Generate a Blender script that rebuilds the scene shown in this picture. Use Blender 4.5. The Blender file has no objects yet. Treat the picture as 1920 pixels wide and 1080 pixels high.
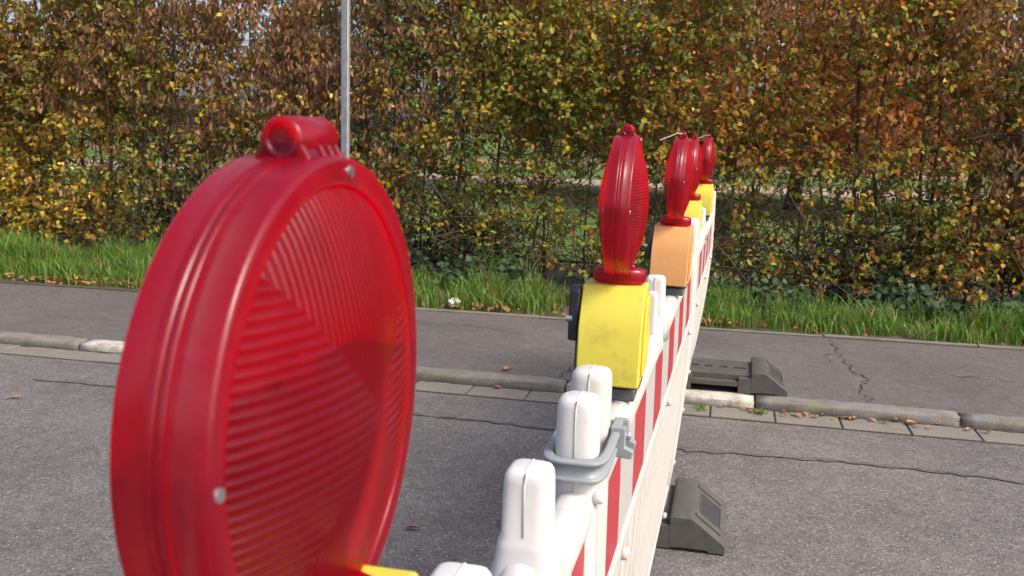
import bpy, bmesh, math, random
import numpy as np
from mathutils import Vector, Matrix, noise

random.seed(7)
rng = np.random.default_rng(7)
S = bpy.context.scene
COL = S.collection

# ------------------------------------------------------------------ camera
PSI, PITCH, ROLL = math.radians(12.45), math.atan(289 / 1812), 0.03
cam = bpy.data.cameras.new('camera')
cam_o = bpy.data.objects.new('camera', cam)
COL.objects.link(cam_o)
R0 = Vector((math.cos(PSI), math.sin(PSI), 0))
F0 = Vector((-math.sin(PSI), math.cos(PSI), 0))
FW = F0 * math.cos(PITCH) - Vector((0, 0, 1)) * math.sin(PITCH)
U0 = R0.cross(FW)
RT = R0 * math.cos(ROLL) + U0 * math.sin(ROLL)
UP = U0 * math.cos(ROLL) - R0 * math.sin(ROLL)
cam_o.matrix_world = Matrix(((RT.x, UP.x, -FW.x, 0), (RT.y, UP.y, -FW.y, 0), (RT.z, UP.z, -FW.z, 1.38), (0, 0, 0, 1)))
cam.sensor_width = 36
cam.lens = 36 * 1812 / 1920
cam.clip_start = 0.02
cam.clip_end = 2000
cam.dof.use_dof = True
cam.dof.focus_distance = 1.8
cam.dof.aperture_fstop = 19
S.camera = cam_o

# ------------------------------------------------------------------ light
SUN_EL, SUN_AZ = math.radians(44), math.radians(112)      # azimuth clockwise from +Y (away from the camera)
w = bpy.data.worlds.new('World')
S.world = w
w.use_nodes = True
nt = w.node_tree
sky = nt.nodes.new('ShaderNodeTexSky')
sky.sky_type = 'NISHITA'
sky.sun_disc = False
sky.sun_elevation = SUN_EL
sky.sun_rotation = SUN_AZ
sky.dust_density = 5.0
sky.air_density = 0.8
sky.ozone_density = 0.6
nt.links.new(sky.outputs[0], nt.nodes['Background'].inputs[0])
nt.nodes['Background'].inputs[1].default_value = 0.15
sl = bpy.data.lights.new('sun', 'SUN')
sl.energy = 1.5
sl.angle = math.radians(20)
sl.color = (1.0, 0.91, 0.78)
so = bpy.data.objects.new('sun', sl)
COL.objects.link(so)
sd = Vector((math.sin(SUN_AZ) * math.cos(SUN_EL), math.cos(SUN_AZ) * math.cos(SUN_EL), math.sin(SUN_EL)))
so.rotation_euler = sd.to_track_quat('Z', 'Y').to_euler()
S.view_settings.view_transform = 'Standard'
S.view_settings.look = 'None'
S.view_settings.exposure = 1.0
S.view_settings.gamma = 1.0
S.cycles.max_bounces = 10
S.cycles.transparent_max_bounces = 12
S.cycles.use_denoising = True


# ------------------------------------------------------------------ helpers
def tag(o, label=None, cat=None, group=None, kind=None):
    if label: o['label'] = label
    if cat: o['category'] = cat
    if group: o['group'] = group
    if kind: o['kind'] = kind
    return o


def empty(name, loc=(0, 0, 0)):
    o = bpy.data.objects.new(name, None)
    COL.objects.link(o)
    o.location = loc
    return o


def obj(name, V, Fc, mat, parent=None, smooth=False, bevel=0, seg=2, auto=None):
    me = bpy.data.meshes.new(name)
    me.from_pydata([tuple(v) for v in V], [], [tuple(f) for f in Fc])
    me.materials.append(mat)
    bm = bmesh.new()
    bm.from_mesh(me)
    bmesh.ops.recalc_face_normals(bm, faces=bm.faces)
    bm.to_mesh(me)
    bm.free()
    if smooth or bevel:
        me.shade_smooth()
    o = bpy.data.objects.new(name, me)
    COL.objects.link(o)
    if parent: o.parent = parent
    if bevel:
        b = o.modifiers.new('bevel', 'BEVEL')
        b.width = bevel
        b.segments = seg
        b.limit_method = 'ANGLE'
        b.angle_limit = math.radians(30)
        b.harden_normals = True
    return o


def big(name, V, Fc, mat, colors=None, parent=None, smooth=False):
    """numpy mesh: V (n,3), Fc (m,k) with all faces of k corners, colors (n,3)"""
    me = bpy.data.meshes.new(name)
    V = np.asarray(V, dtype=np.float32)
    Fc = np.asarray(Fc, dtype=np.int32)
    k = Fc.shape[1]
    me.vertices.add(len(V))
    me.vertices.foreach_set('co', V.ravel())
    me.loops.add(Fc.size)
    me.loops.foreach_set('vertex_index', Fc.ravel())
    me.polygons.add(len(Fc))
    me.polygons.foreach_set('loop_start', np.arange(0, Fc.size, k, dtype=np.int32))
    me.polygons.foreach_set('loop_total', np.full(len(Fc), k, dtype=np.int32))
    if smooth:
        me.polygons.foreach_set('use_smooth', np.ones(len(Fc), dtype=bool))
    if colors is not None:
        a = me.color_attributes.new('Col', 'FLOAT_COLOR', 'POINT')
        c = np.ones((len(V), 4), dtype=np.float32)
        c[:, :3] = colors
        a.data.foreach_set('color', c.ravel())
    me.update(calc_edges=True)
    me.validate()
    me.materials.append(mat)
    o = bpy.data.objects.new(name, me)
    COL.objects.link(o)
    if parent: o.parent = parent
    return o


class MB:
    def __init__(s): s.V, s.F = [], []

    def add(s, V, F):
        n = len(s.V)
        s.V += [tuple(v) for v in V]
        s.F += [tuple(i + n for i in f) for f in F]
        return s

    def box(s, x0, x1, y0, y1, z0, z1):
        return s.add([(x0, y0, z0), (x1, y0, z0), (x1, y1, z0), (x0, y1, z0), (x0, y0, z1), (x1, y0, z1), (x1, y1, z1), (x0, y1, z1)],
                     [(0, 3, 2, 1), (4, 5, 6, 7), (0, 1, 5, 4), (1, 2, 6, 5), (2, 3, 7, 6), (3, 0, 4, 7)])

    def prism(s, poly, a, b, axis='y'):
        """poly in (u,v): extruded along axis. axis y: (x,z); axis x: (y,z); axis z: (x,y)"""
        n = len(poly)
        m = {'y': lambda u, v, t: (u, t, v), 'x': lambda u, v, t: (t, u, v), 'z': lambda u, v, t: (u, v, t)}[axis]
        V = [m(u, v, a) for u, v in poly] + [m(u, v, b) for u, v in poly]
        F = [tuple(range(n))[::-1], tuple(range(n, 2 * n))] + [(i, (i + 1) % n, n + (i + 1) % n, n + i) for i in range(n)]
        return s.add(V, F)

    def rings(s, rings, cap=True, closed=False):
        n = len(rings[0])
        V = [p for r in rings for p in r]
        F = []
        m = len(rings)
        for i in range(m if closed else m - 1):
            j = (i + 1) % m
            for k in range(n):
                F.append((i * n + k, i * n + (k + 1) % n, j * n + (k + 1) % n, j * n + k))
        if cap and not closed:
            F.append(tuple(range(n))[::-1])
            F.append(tuple(range((m - 1) * n, m * n)))
        return s.add(V, F)

    def cyl(s, p0, p1, r, n=16, r1=None):
        return s.rings([ring(p0, p1, r, n), ring(p1, Vector(p1) * 2 - Vector(p0), r if r1 is None else r1, n)])

    def tube(s, pts, rad, n=6):
        rs = []
        for i, p in enumerate(pts):
            a = pts[max(i - 1, 0)]
            b = pts[min(i + 1, len(pts) - 1)]
            d = Vector(b) - Vector(a)
            rs.append(ring(p, Vector(p) + d, rad[i] if hasattr(rad, '__len__') else rad, n))
        return s.rings(rs)

    def obj(s, name, mat, parent=None, **k): return obj(name, s.V, s.F, mat, parent, **k)


def ring(p, q, r, n):
    p = Vector(p)
    d = (Vector(q) - p).normalized()
    u = d.orthogonal().normalized() if abs(d.z) < .9 else Vector((1, 0, 0)).cross(d).normalized()
    v = d.cross(u)
    return [p + (u * math.cos(2 * math.pi * k / n) + v * math.sin(2 * math.pi * k / n)) * r for k in range(n)]


def lathe_x(profile, n=64):
    """profile of (r, x); open surface about the X axis"""
    V, F = [], []
    for i, (r, x) in enumerate(profile):
        for k in range(n):
            a = 2 * math.pi * k / n
            V.append((x, r * math.cos(a), r * math.sin(a)))
    for i in range(len(profile) - 1):
        for k in range(n):
            F.append((i * n + k, i * n + (k + 1) % n, (i + 1) * n + (k + 1) % n, (i + 1) * n + k))
    return V, F


# ------------------------------------------------------------------ materials
def mat(name):
    m = bpy.data.materials.new(name)
    m.use_nodes = True
    t = m.node_tree
    return m, t, t.nodes, t.links, t.nodes['Principled BSDF']


def nd(N, kind, **k):
    n = N.new('ShaderNode' + kind)
    for a, b in k.items():
        if a.startswith('i_'):
            key = a[2:]
            n.inputs[int(key) if key.isdigit() else key.replace('_', ' ')].default_value = b
        else:
            setattr(n, a, b)
    return n


def ramp(N, L, src, stops, interp='LINEAR'):
    r = N.new('ShaderNodeValToRGB')
    r.color_ramp.interpolation = interp
    e = r.color_ramp.elements
    while len(e) < len(stops): e.new(.5)
    for q, (p, c) in zip(e, stops):
        q.position = p
        q.color = (*c, 1) if hasattr(c, '__len__') else (c, c, c, 1)
    L.new(src, r.inputs[0])
    return r


def mixc(N, L, fac, a, b, mode='MIX'):
    m = N.new('ShaderNodeMix')
    m.data_type = 'RGBA'
    m.blend_type = mode
    for s_, v in ((0, fac), (6, a), (7, b)):
        if hasattr(v, 'is_output'): L.new(v, m.inputs[s_])
        elif hasattr(v, '__len__'): m.inputs[s_].default_value = (*v, 1)
        else: m.inputs[s_].default_value = v
    return m.outputs[2]


def bump(N, L, h, bsdf, strength=.3, dist=.002):
    b = nd(N, 'Bump', i_Strength=strength, i_Distance=dist)
    L.new(h, b.inputs['Height'])
    L.new(b.outputs[0], bsdf.inputs['Normal'])
    return b


def asphalt(name, base, chip, chips=.22, patch=.25, cscale=150):
    m, t, N, L, P = mat(name)
    co = nd(N, 'TexCoord').outputs['Object']
    v = nd(N, 'TexVoronoi', i_Scale=cscale)
    L.new(co, v.inputs['Vector'])
    wn = nd(N, 'SeparateColor')
    L.new(v.outputs['Color'], wn.inputs[0])
    pick = ramp(N, L, wn.outputs[0], [(1 - chips, 0), (1 - chips * .5, .35), (1, 1)])
    near = ramp(N, L, v.outputs['Distance'], [(.25, 1), (.5, 0)])
    chipf = nd(N, 'Math', operation='MULTIPLY')
    L.new(pick.outputs[0], chipf.inputs[0]); L.new(near.outputs[0], chipf.inputs[1])
    dk = ramp(N, L, wn.outputs[1], [(.0, .55), (.5, 1.0), (1, 1.3)])
    n1 = nd(N, 'TexNoise', i_Scale=1.3, i_Detail=6, i_Roughness=.65)
    L.new(co, n1.inputs['Vector'])
    pr = ramp(N, L, n1.outputs[0], [(.25, 1 - patch), (.75, 1 + patch)])
    n2 = nd(N, 'TexNoise', i_Scale=14, i_Detail=5, i_Roughness=.7)
    L.new(co, n2.inputs['Vector'])
    pr2 = ramp(N, L, n2.outputs[0], [(.3, .8), (.7, 1.18)])
    c = mixc(N, L, 1, base, pr.outputs[0], 'MULTIPLY')
    c = mixc(N, L, 1, c, pr2.outputs[0], 'MULTIPLY')
    c = mixc(N, L, .8, c, dk.outputs[0], 'MULTIPLY')
    c = mixc(N, L, chipf.outputs[0], c, chip)
    L.new(c, P.inputs['Base Color'])
    P.inputs['Roughness'].default_value = .85
    P.inputs['Specular IOR Level'].default_value = .3
    bump(N, L, v.outputs['Distance'], P, .6, .0025)
    return m


M_ROAD = asphalt('road_asphalt', (.114, .106, .105), (.40, .38, .365), .17, .30, 125)
M_PAVE = asphalt('pavement_asphalt', (.102, .092, .090), (.24, .225, .22), .07, .2, 170)


def concrete(name, base, dirt=(.10, .095, .08), amt=.55, sc=9, moss=None):
    m, t, N, L, P = mat(name)
    co = nd(N, 'TexCoord').outputs['Object']
    n1 = nd(N, 'TexNoise', i_Scale=sc, i_Detail=8, i_Roughness=.7)
    L.new(co, n1.inputs['Vector'])
    f = ramp(N, L, n1.outputs[0], [(.42, 0), (.68, amt)])
    c = mixc(N, L, f.outputs[0], base, dirt)
    n2 = nd(N, 'TexNoise', i_Scale=130, i_Detail=3)
    L.new(co, n2.inputs['Vector'])
    g = ramp(N, L, n2.outputs[0], [(.3, .72), (.7, 1.22)])
    c = mixc(N, L, 1, c, g.outputs[0], 'MULTIPLY')
    if moss:
        n3 = nd(N, 'TexNoise', i_Scale=5, i_Detail=6)
        L.new(co, n3.inputs['Vector'])
        f3 = ramp(N, L, n3.outputs[0], [(.55, 0), (.7, .7)])
        c = mixc(N, L, f3.outputs[0], c, moss)
    L.new(c, P.inputs['Base Color'])
    P.inputs['Roughness'].default_value = .9
    bump(N, L, n2.outputs[0], P, .5, .002)
    return m


M_KERB = concrete('kerb_concrete', (.165, .156, .142), (.09, .085, .07), .8, 9, (.13, .13, .07))
M_KERBW = concrete('white_painted_kerb', (.46, .43, .385), (.20, .18, .15), .9, 13)
M_GUT = concrete('gutter_concrete', (.165, .152, .134), (.12, .11, .09), .6, 6)
M_EDGE = concrete('edging_concrete', (.165, .145, .125), (.12, .10, .08), .6, 6, (.10, .11, .05))
M_DARK = concrete('dark_joint_soil', (.035, .032, .026), (.05, .06, .02), .7, 20)
M_SOIL = concrete('verge_soil', (.075, .055, .035), (.05, .07, .02), .8, 6)


def plain(name, col, rough=.5, var=.12, sc=18, spec=.5, metal=0, bmp=.05, dirt=None, sss=0, coat=0):
    m, t, N, L, P = mat(name)
    co = nd(N, 'TexCoord').outputs['Object']
    n1 = nd(N, 'TexNoise', i_Scale=sc, i_Detail=7, i_Roughness=.65)
    L.new(co, n1.inputs['Vector'])
    g = ramp(N, L, n1.outputs[0], [(.3, 1 - var), (.7, 1 + var)])
    c = mixc(N, L, 1, col, g.outputs[0], 'MULTIPLY')
    if dirt:
        n2 = nd(N, 'TexNoise', i_Scale=sc * 1.7, i_Detail=9, i_Roughness=.75)
        L.new(co, n2.inputs['Vector'])
        f = ramp(N, L, n2.outputs[0], [(.52, 0), (.75, dirt[1])])
        c = mixc(N, L, f.outputs[0], c, dirt[0])
        n4 = nd(N, 'TexVoronoi', i_Scale=26, feature='DISTANCE_TO_EDGE')
        n5 = nd(N, 'TexNoise', i_Scale=11, i_Detail=3)
        L.new(co, n5.inputs['Vector'])
        wv = nd(N, 'VectorMath', operation='SCALE'); wv.inputs[3].default_value = .35
        L.new(n5.outputs[1], wv.inputs[0])
        ad = nd(N, 'VectorMath', operation='ADD')
        L.new(co, ad.inputs[0]); L.new(wv.outputs[0], ad.inputs[1])
        L.new(ad.outputs[0], n4.inputs['Vector'])
        f2 = ramp(N, L, n4.outputs['Distance'], [(0, .5), (.02, 0)])
        f3 = ramp(N, L, n5.outputs[0], [(.52, 0), (.62, dirt[1])])
        f4 = nd(N, 'Math', operation='MULTIPLY')
        L.new(f2.outputs[0], f4.inputs[0]); L.new(f3.outputs[0], f4.inputs[1])
        c = mixc(N, L, f4.outputs[0], c, dirt[0])
    L.new(c, P.inputs['Base Color'])
    r = ramp(N, L, n1.outputs[0], [(.3, max(rough - .08, 0)), (.7, min(rough + .1, 1))])
    L.new(r.outputs[0], P.inputs['Roughness'])
    P.inputs['Specular IOR Level'].default_value = spec
    P.inputs['Metallic'].default_value = metal
    P.inputs['Coat Weight'].default_value = coat
    if sss:
        P.inputs['Subsurface Weight'].default_value = sss
        P.inputs['Subsurface Radius'].default_value = (.006, .005, .004)
    if bmp: bump(N, L, n1.outputs[0], P, bmp, .003)
    return m


M_WHITE = plain('white_plastic', (.60, .60, .60), .38, .04, 14, .5, dirt=((.40, .38, .33), .55))
M_WHITED = plain('aged_white_plastic', (.56, .545, .515), .5, .05, 10, .4, dirt=((.38, .35, .29), .55))
for m_ in (M_WHITE, M_WHITED):
    t_ = m_.node_tree
    tl = t_.nodes.new('ShaderNodeBsdfTranslucent')
    tl.inputs[0].default_value = (.80, .74, .66, 1)
    mx_ = t_.nodes.new('ShaderNodeMixShader')
    mx_.inputs[0].default_value = .18
    t_.links.new(t_.nodes['Principled BSDF'].outputs[0], mx_.inputs[1])
    t_.links.new(tl.outputs[0], mx_.inputs[2])
    t_.links.new(mx_.outputs[0], t_.nodes['Material Output'].inputs[0])
M_FOILW = plain('white_reflective_foil', (.38, .375, .365), .42, .05, 30, .4, dirt=((.33, .31, .28), .5))
M_FOILR = plain('red_reflective_foil', (.34, .026, .038), .4, .06, 30, .4, dirt=((.30, .06, .06), .4))
M_YEL = plain('yellow_plastic', (.53, .46, .055), .45, .05, 12, .4, dirt=((.22, .14, .03), .5))
M_ORG = plain('orange_plastic', (.52, .255, .09), .5, .05, 12, .4, dirt=((.40, .16, .04), .3))
M_BLACK = plain('black_plastic', (.018, .018, .02), .4, .1, 20)
M_GREYP = plain('dark_grey_plastic', (.07, .075, .085), .5, .1, 20)
M_CLAMP = plain('grey_clamp_plastic', (.22, .245, .262), .42, .06, 20, .5, dirt=((.13, .13, .13), .4))
M_STEEL = plain('zinc_steel', (.55, .56, .58), .35, .1, 40, .5, 1)
M_GALV = plain('galvanised_steel', (.30, .315, .33), .55, .18, 30, .5, .75)
M_RUB = plain('recycled_rubber', (.062, .060, .055), .72, .22, 25, .35, bmp=.3, dirt=((.12, .11, .095), .5))
M_RUBD = plain('dark_rubber_inlay', (.030, .031, .036), .6, .15, 40, .35)
M_PAPER = plain('white_paper', (.82, .82, .80), .9, .05, 20)
M_CRACK = plain('dark_crack', (.022, .020, .018), .95, .3, 30, .2)
M_SEAM = plain('worn_tar_seam', (.098, .091, .090), .85, .5, 20, .2)
M_SEAMW = plain('dusty_mould_line', (.50, .49, .47), .6, .1, 20)
M_BARK = plain('hedge_bark', (.075, .060, .040), .9, .35, 30, .2, bmp=.4)
M_TWIG = plain('hedge_twig', (.085, .062, .038), .85, .3, 20, .2, bmp=0)


def red_plastic(name, ribs=False):
    """clear red plastic wall: gloss over see-through, translucent and solid red"""
    m, t, N, L, P = mat(name)
    co = nd(N, 'TexCoord').outputs['Object']
    n0 = nd(N, 'TexNoise', i_Scale=38, i_Detail=8, i_Roughness=.7)
    L.new(co, n0.inputs['Vector'])
    dust = ramp(N, L, n0.outputs[0], [(.50, 0), (.78, .16)])
    L.new(mixc(N, L, dust.outputs[0], (.085, .0008, .018), (.32, .12, .15)), P.inputs['Base Color'])
    rr = ramp(N, L, n0.outputs[0], [(.3, .13), (.7, .30)])
    P.inputs['Roughness'].default_value = .45
    P.inputs['Specular IOR Level'].default_value = .2
    P.inputs['Coat Weight'].default_value = 1.0
    P.inputs['Coat IOR'].default_value = 1.68
    L.new(rr.outputs[0], P.inputs['Coat Roughness'])
    tr = nd(N, 'BsdfTranslucent')
    tr.inputs[0].default_value = (1.0, .003, .095, 1) if ribs else (.84, .002, .090, 1)
    tp = nd(N, 'BsdfTransparent')
    tp.inputs[0].default_value = (.95, .004, .085, 1)
    m1 = nd(N, 'MixShader'); m1.inputs[0].default_value = .55
    m2 = nd(N, 'MixShader'); m2.inputs[0].default_value = .52 if ribs else .16
    inner = nd(N, 'BsdfDiffuse')                       # inner face coloured bright red to put a glow into the lamp
    inner.inputs[0].default_value = (.95, .003, .12, 1)
    geo = nd(N, 'NewGeometry')
    m0 = nd(N, 'MixShader')
    L.new(geo.outputs['Backfacing'], m0.inputs[0])
    L.new(P.outputs[0], m0.inputs[1]); L.new(inner.outputs[0], m0.inputs[2])
    L.new(m0.outputs[0], m1.inputs[1]); L.new(tr.outputs[0], m1.inputs[2])
    L.new(m1.outputs[0], m2.inputs[1]); L.new(tp.outputs[0], m2.inputs[2])
    L.new(m2.outputs[0], N['Material Output'].inputs[0])
    if ribs:
        sp = nd(N, 'SeparateXYZ'); L.new(co, sp.inputs[0])

        def mt(op, a, b=None):
            n = nd(N, 'Math', operation=op)
            for i, v in enumerate((a, b)):
                if v is None: continue
                if hasattr(v, 'is_output'): L.new(v, n.inputs[i])
                else: n.inputs[i].default_value = v
            return n.outputs[0]
        ay, az = mt('ABSOLUTE', sp.outputs[1]), mt('ABSOLUTE', sp.outputs[2])
        side = mt('GREATER_THAN', ay, az)                    # left / right quadrant
        k = math.pi / .0043
        sz = mt('ABSOLUTE', mt('SINE', mt('MULTIPLY', sp.outputs[2], k)))
        sy = mt('ABSOLUTE', mt('SINE', mt('MULTIPLY', sp.outputs[1], k * 1.1)))
        mx = nd(N, 'Mix')
        L.new(side, mx.inputs[0]); L.new(sy, mx.inputs[2]); L.new(sz, mx.inputs[3])
        amp = mt('ADD', mt('MULTIPLY', side, .62), .38)
        h = mt('MULTIPLY', mx.outputs[0], amp)
        b = nd(N, 'Bump', i_Strength=.95, i_Distance=.0020)
        L.new(h, b.inputs['Height'])
        L.new(b.outputs[0], P.inputs['Coat Normal'])
        b2 = nd(N, 'Bump', i_Strength=.45, i_Distance=.0014)
        L.new(h, b2.inputs['Height'])
        L.new(b2.outputs[0], P.inputs['Normal'])
    return m


M_RED = red_plastic('red_translucent_plastic')
M_LENS = red_plastic('red_ribbed_lens', True)
M_REDIN = plain('dark_red_inner_plastic', (.10, .002, .006), .4, .1, 20)


def leafmat(name, trans=.35, rough=.55, spec=.3):
    m, t, N, L, P = mat(name)
    a = nd(N, 'VertexColor', layer_name='Col')
    L.new(a.outputs[0], P.inputs['Base Color'])
    P.inputs['Roughness'].default_value = rough
    P.inputs['Specular IOR Level'].default_value = spec
    tr = nd(N, 'BsdfTranslucent')
    L.new(a.outputs[0], tr.inputs[0])
    mx = nd(N, 'MixShader'); mx.inputs[0].default_value = trans
    L.new(P.outputs[0], mx.inputs[1]); L.new(tr.outputs[0], mx.inputs[2])
    L.new(mx.outputs[0], N['Material Output'].inputs[0])
    return m


M_LEAF = leafmat('hedge_leaf', .45)
M_GRASS = leafmat('grass_blade', .4, .5, .3)
M_IVY = leafmat('ivy_leaf', .15, .6, .25)
M_LITTER = leafmat('dead_leaf', .1, .8, .2)


def groundmat(name, c1, c2, sc):
    m, t, N, L, P = mat(name)
    co = nd(N, 'TexCoord').outputs['Object']
    n1 = nd(N, 'TexNoise', i_Scale=sc, i_Detail=10, i_Roughness=.75)
    L.new(co, n1.inputs['Vector'])
    r = ramp(N, L, n1.outputs[0], [(.35, c1), (.65, c2)])
    L.new(r.outputs[0], P.inputs['Base Color'])
    P.inputs['Roughness'].default_value = .95
    P.inputs['Specular IOR Level'].default_value = .15
    bump(N, L, n1.outputs[0], P, .8, .03)
    return m


M_LAWN = groundmat('park_lawn', (.055, .095, .022), (.11, .15, .04), 3)
M_SAND = groundmat('sand_path', (.25, .20, .145), (.33, .27, .20), 2)
M_REDP = groundmat('reddish_path', (.20, .105, .08), (.27, .15, .11), 2)

# ------------------------------------------------------------------ setting
KY = 5.03          # kerb face
PZ = 0.05          # pavement level


def sheet(name, x0, x1, y0, y1, z, m):
    return tag(obj(name, [(x0, y0, z), (x1, y0, z), (x1, y1, z), (x0, y1, z)], [(0, 1, 2, 3)], m), kind='structure')


# cracks and seam: thin jagged sheets
def crack(name, pts, wid, z, m, parent, jag=.02, step=.04):
    P = []
    for (a, b) in zip(pts[:-1], pts[1:]):
        d = math.dist(a, b)
        n = max(int(d / step), 1)
        for j in range(n):
            t = j / n
            P.append((a[0] + (b[0] - a[0]) * t + random.gauss(0, jag * .5), a[1] + (b[1] - a[1]) * t + random.gauss(0, jag * .5)))
    P.append(pts[-1])
    V, F = [], []
    for j, p in enumerate(P):
        q0, q1 = P[max(j - 1, 0)], P[min(j + 1, len(P) - 1)]
        dx, dy = q1[0] - q0[0], q1[1] - q0[1]
        l = math.hypot(dx, dy) or 1
        ww = wid * random.uniform(.25, 1.2) * (.15 if j in (0, len(P) - 1) else 1)
        V += [(p[0] - dy / l * ww, p[1] + dx / l * ww, z), (p[0] + dy / l * ww, p[1] - dx / l * ww, z)]
        if j: F.append((2 * j - 2, 2 * j - 1, 2 * j + 1, 2 * j))
    return obj(name, V, F, m, parent)



ground = sheet('ground', -900, 900, -900, 900, -.06, M_SOIL)
road = sheet('road', -60, 60, -4.2, KY + .02, -.004, M_ROAD)
pave = sheet('pavement', -60, 60, KY + .10, 8.6, PZ, M_PAVE)
VS = .024            # the verge edge runs slightly skew to the kerb
verge = tag(obj('verge', [(-60, 6.86 - 60 * VS, .056), (60, 6.86 + 60 * VS, .056), (60, 10.2, .056), (-60, 10.2, .056)], [(0, 1, 2, 3)], M_SOIL), kind='structure')
lawn = sheet('lawn', -300, 300, 10.0, 420, .075, M_LAWN)
path = sheet('sand_path', -120, 120, 25.0, 29.2, .08, M_SAND)
redp = sheet('red_path', -120, 120, 42.5, 47.0, .08, M_REDP)
far_pave = sheet('far_pavement', -60, 60, -6.2, -4.2, .06, M_PAVE)

# kerb stones, one by one
kerb = tag(empty('kerb', (0, KY, 0)), kind='structure')
KP = [(0, -.03), (.001, .026), (.003, .038), (.007, .045), (.014, .049), (.065, .052), (.106, .0535), (.118, .05), (.118, -.03)]
kme = {}
x = -12.8
i = 0
while x < 8:
    jit = random.uniform(-.004, .004)
    white = (abs(x + 3.8) < .05 or abs(x + .8) < .05)
    kb = MB()
    sec = []
    for q in range(15):
        xx = .006 + .988 * q / 14
        e_ = .006 if q in (0, 14) else 0
        sec.append([(xx + random.gauss(0, .002), a + (random.gauss(0, .0022) if 0 <= a < .1 else 0) + e_ * (1 if a < .05 else -1), b - (e_ * .8 if b > .03 else 0) + (random.gauss(0, .0018) if b > 0 else 0)) for a, b in KP])
    kb.rings(sec)
    k = kb.obj('kerb_stone', M_KERBW if white else M_KERB, kerb, smooth=True)
    k.location = (x, jit, jit * .8)
    k.rotation_euler.z = random.uniform(-.002, .002)
    x += 1.0
MB().box(-12.8, 8, .012, .112, -.03, .030).obj('joint_bed', M_DARK, kerb)

# gutter slabs beside the kerb
gut = tag(empty('gutter', (0, KY, 0)), kind='structure')
sl_me = None
x = -9.0
while x < 5:
    L_ = .32
    if sl_me is None:
        g = MB().box(.005, L_ - .005, -.205, -.012, -.03, .006).obj('gutter_slab', M_GUT, gut, bevel=.004)
        sl_me = g
    else:
        g = sl_me.copy(); COL.objects.link(g)
    g.location = (x + .015, 0, random.uniform(-.002, .002))
    g.rotation_euler = (random.uniform(-.006, .006), random.uniform(-.004, .004), 0)
    x += L_
MB().box(-9, 5, -.208, .0, -.03, .0005).obj('joint_bed', M_DARK, gut)

# dirt washed up along the kerb
M_DIRT = concrete('gutter_dirt', (.055, .045, .032), (.06, .075, .025), .8, 14)
for seg in range(14):
    x0 = -9 + seg * 1.0
    crack('dirt', [(x0, -.012), (x0 + .5, -.014), (x0 + random.uniform(.8, 1.1), -.012)], random.uniform(.008, .02), .0085 + .0004 * (seg % 2), M_DIRT, gut, .012, .025)

# concrete edging behind the pavement
edg = tag(empty('edging', (0, 6.86, 0)), kind='structure')
edg.rotation_euler.z = math.atan(VS)
x = -3.3
e0 = None
while x < 8:
    if e0 is None:
        e0 = e = MB().box(.003, .997, -.0, .045, 0, .066).obj('edging_stone', M_EDGE, edg, bevel=.006)
    else:
        e = e0.copy(); COL.objects.link(e)
    e.location = (x, random.uniform(-.006, .006), random.uniform(-.008, .006))
    e.rotation_euler.x = random.uniform(-.03, .03)
    x += 1.0


crack('crack', [(.747, 6.75), (.75, 6.3), (.765, 6.05), (.84, 5.73), (.775, 5.45), (.80, 5.15)], .0042, PZ + .003, M_CRACK, pave, .03)
crack('crack', [(.70, 6.35), (.66, 6.2), (.70, 6.05)], .004, PZ + .003, M_CRACK, pave, .03)
crack('crack', [(1.35, 6.0), (1.6, 5.95), (1.9, 5.9), (2.3, 5.92)], .004, PZ + .003, M_CRACK, pave, .03)
crack('crack', [(-.83, 6.8), (-.82, 6.4), (-.86, 6.0), (-.80, 5.6), (-.86, 5.16)], .004, PZ + .003, M_CRACK, pave, .03)
crack('crack', [(-2.9, 6.5), (-2.2, 6.35), (-1.7, 6.4), (-1.2, 6.2)], .003, PZ + .003, M_CRACK, pave, .03)
crack('seam', [(-3.6, 4.38), (-1.4, 4.41), (-.8, 4.38), (-.1, 4.27), (.6, 4.31), (1.3, 4.28), (3, 4.3)], .020, .001, M_SEAM, road, .016, .05)
for k in range(5):
    x = -2.4 + k * 1.1 + random.uniform(-.06, .06)
    y = float(np.interp(x, [-3.6, -1.4, -.8, -.1, .6, 1.3, 3], [4.38, 4.41, 4.38, 4.27, 4.31, 4.28, 4.3])) + random.gauss(0, .008)
    crack('crack', [(x, y), (x + random.uniform(.05, .2), y + random.gauss(0, .01))], random.uniform(.0015, .003), .003, M_CRACK, road, .014, .03)

# ------------------------------------------------------------------ warning lamps
HZ = .268          # centre of the lens above the rail
LAMP_PARTS = []


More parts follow.
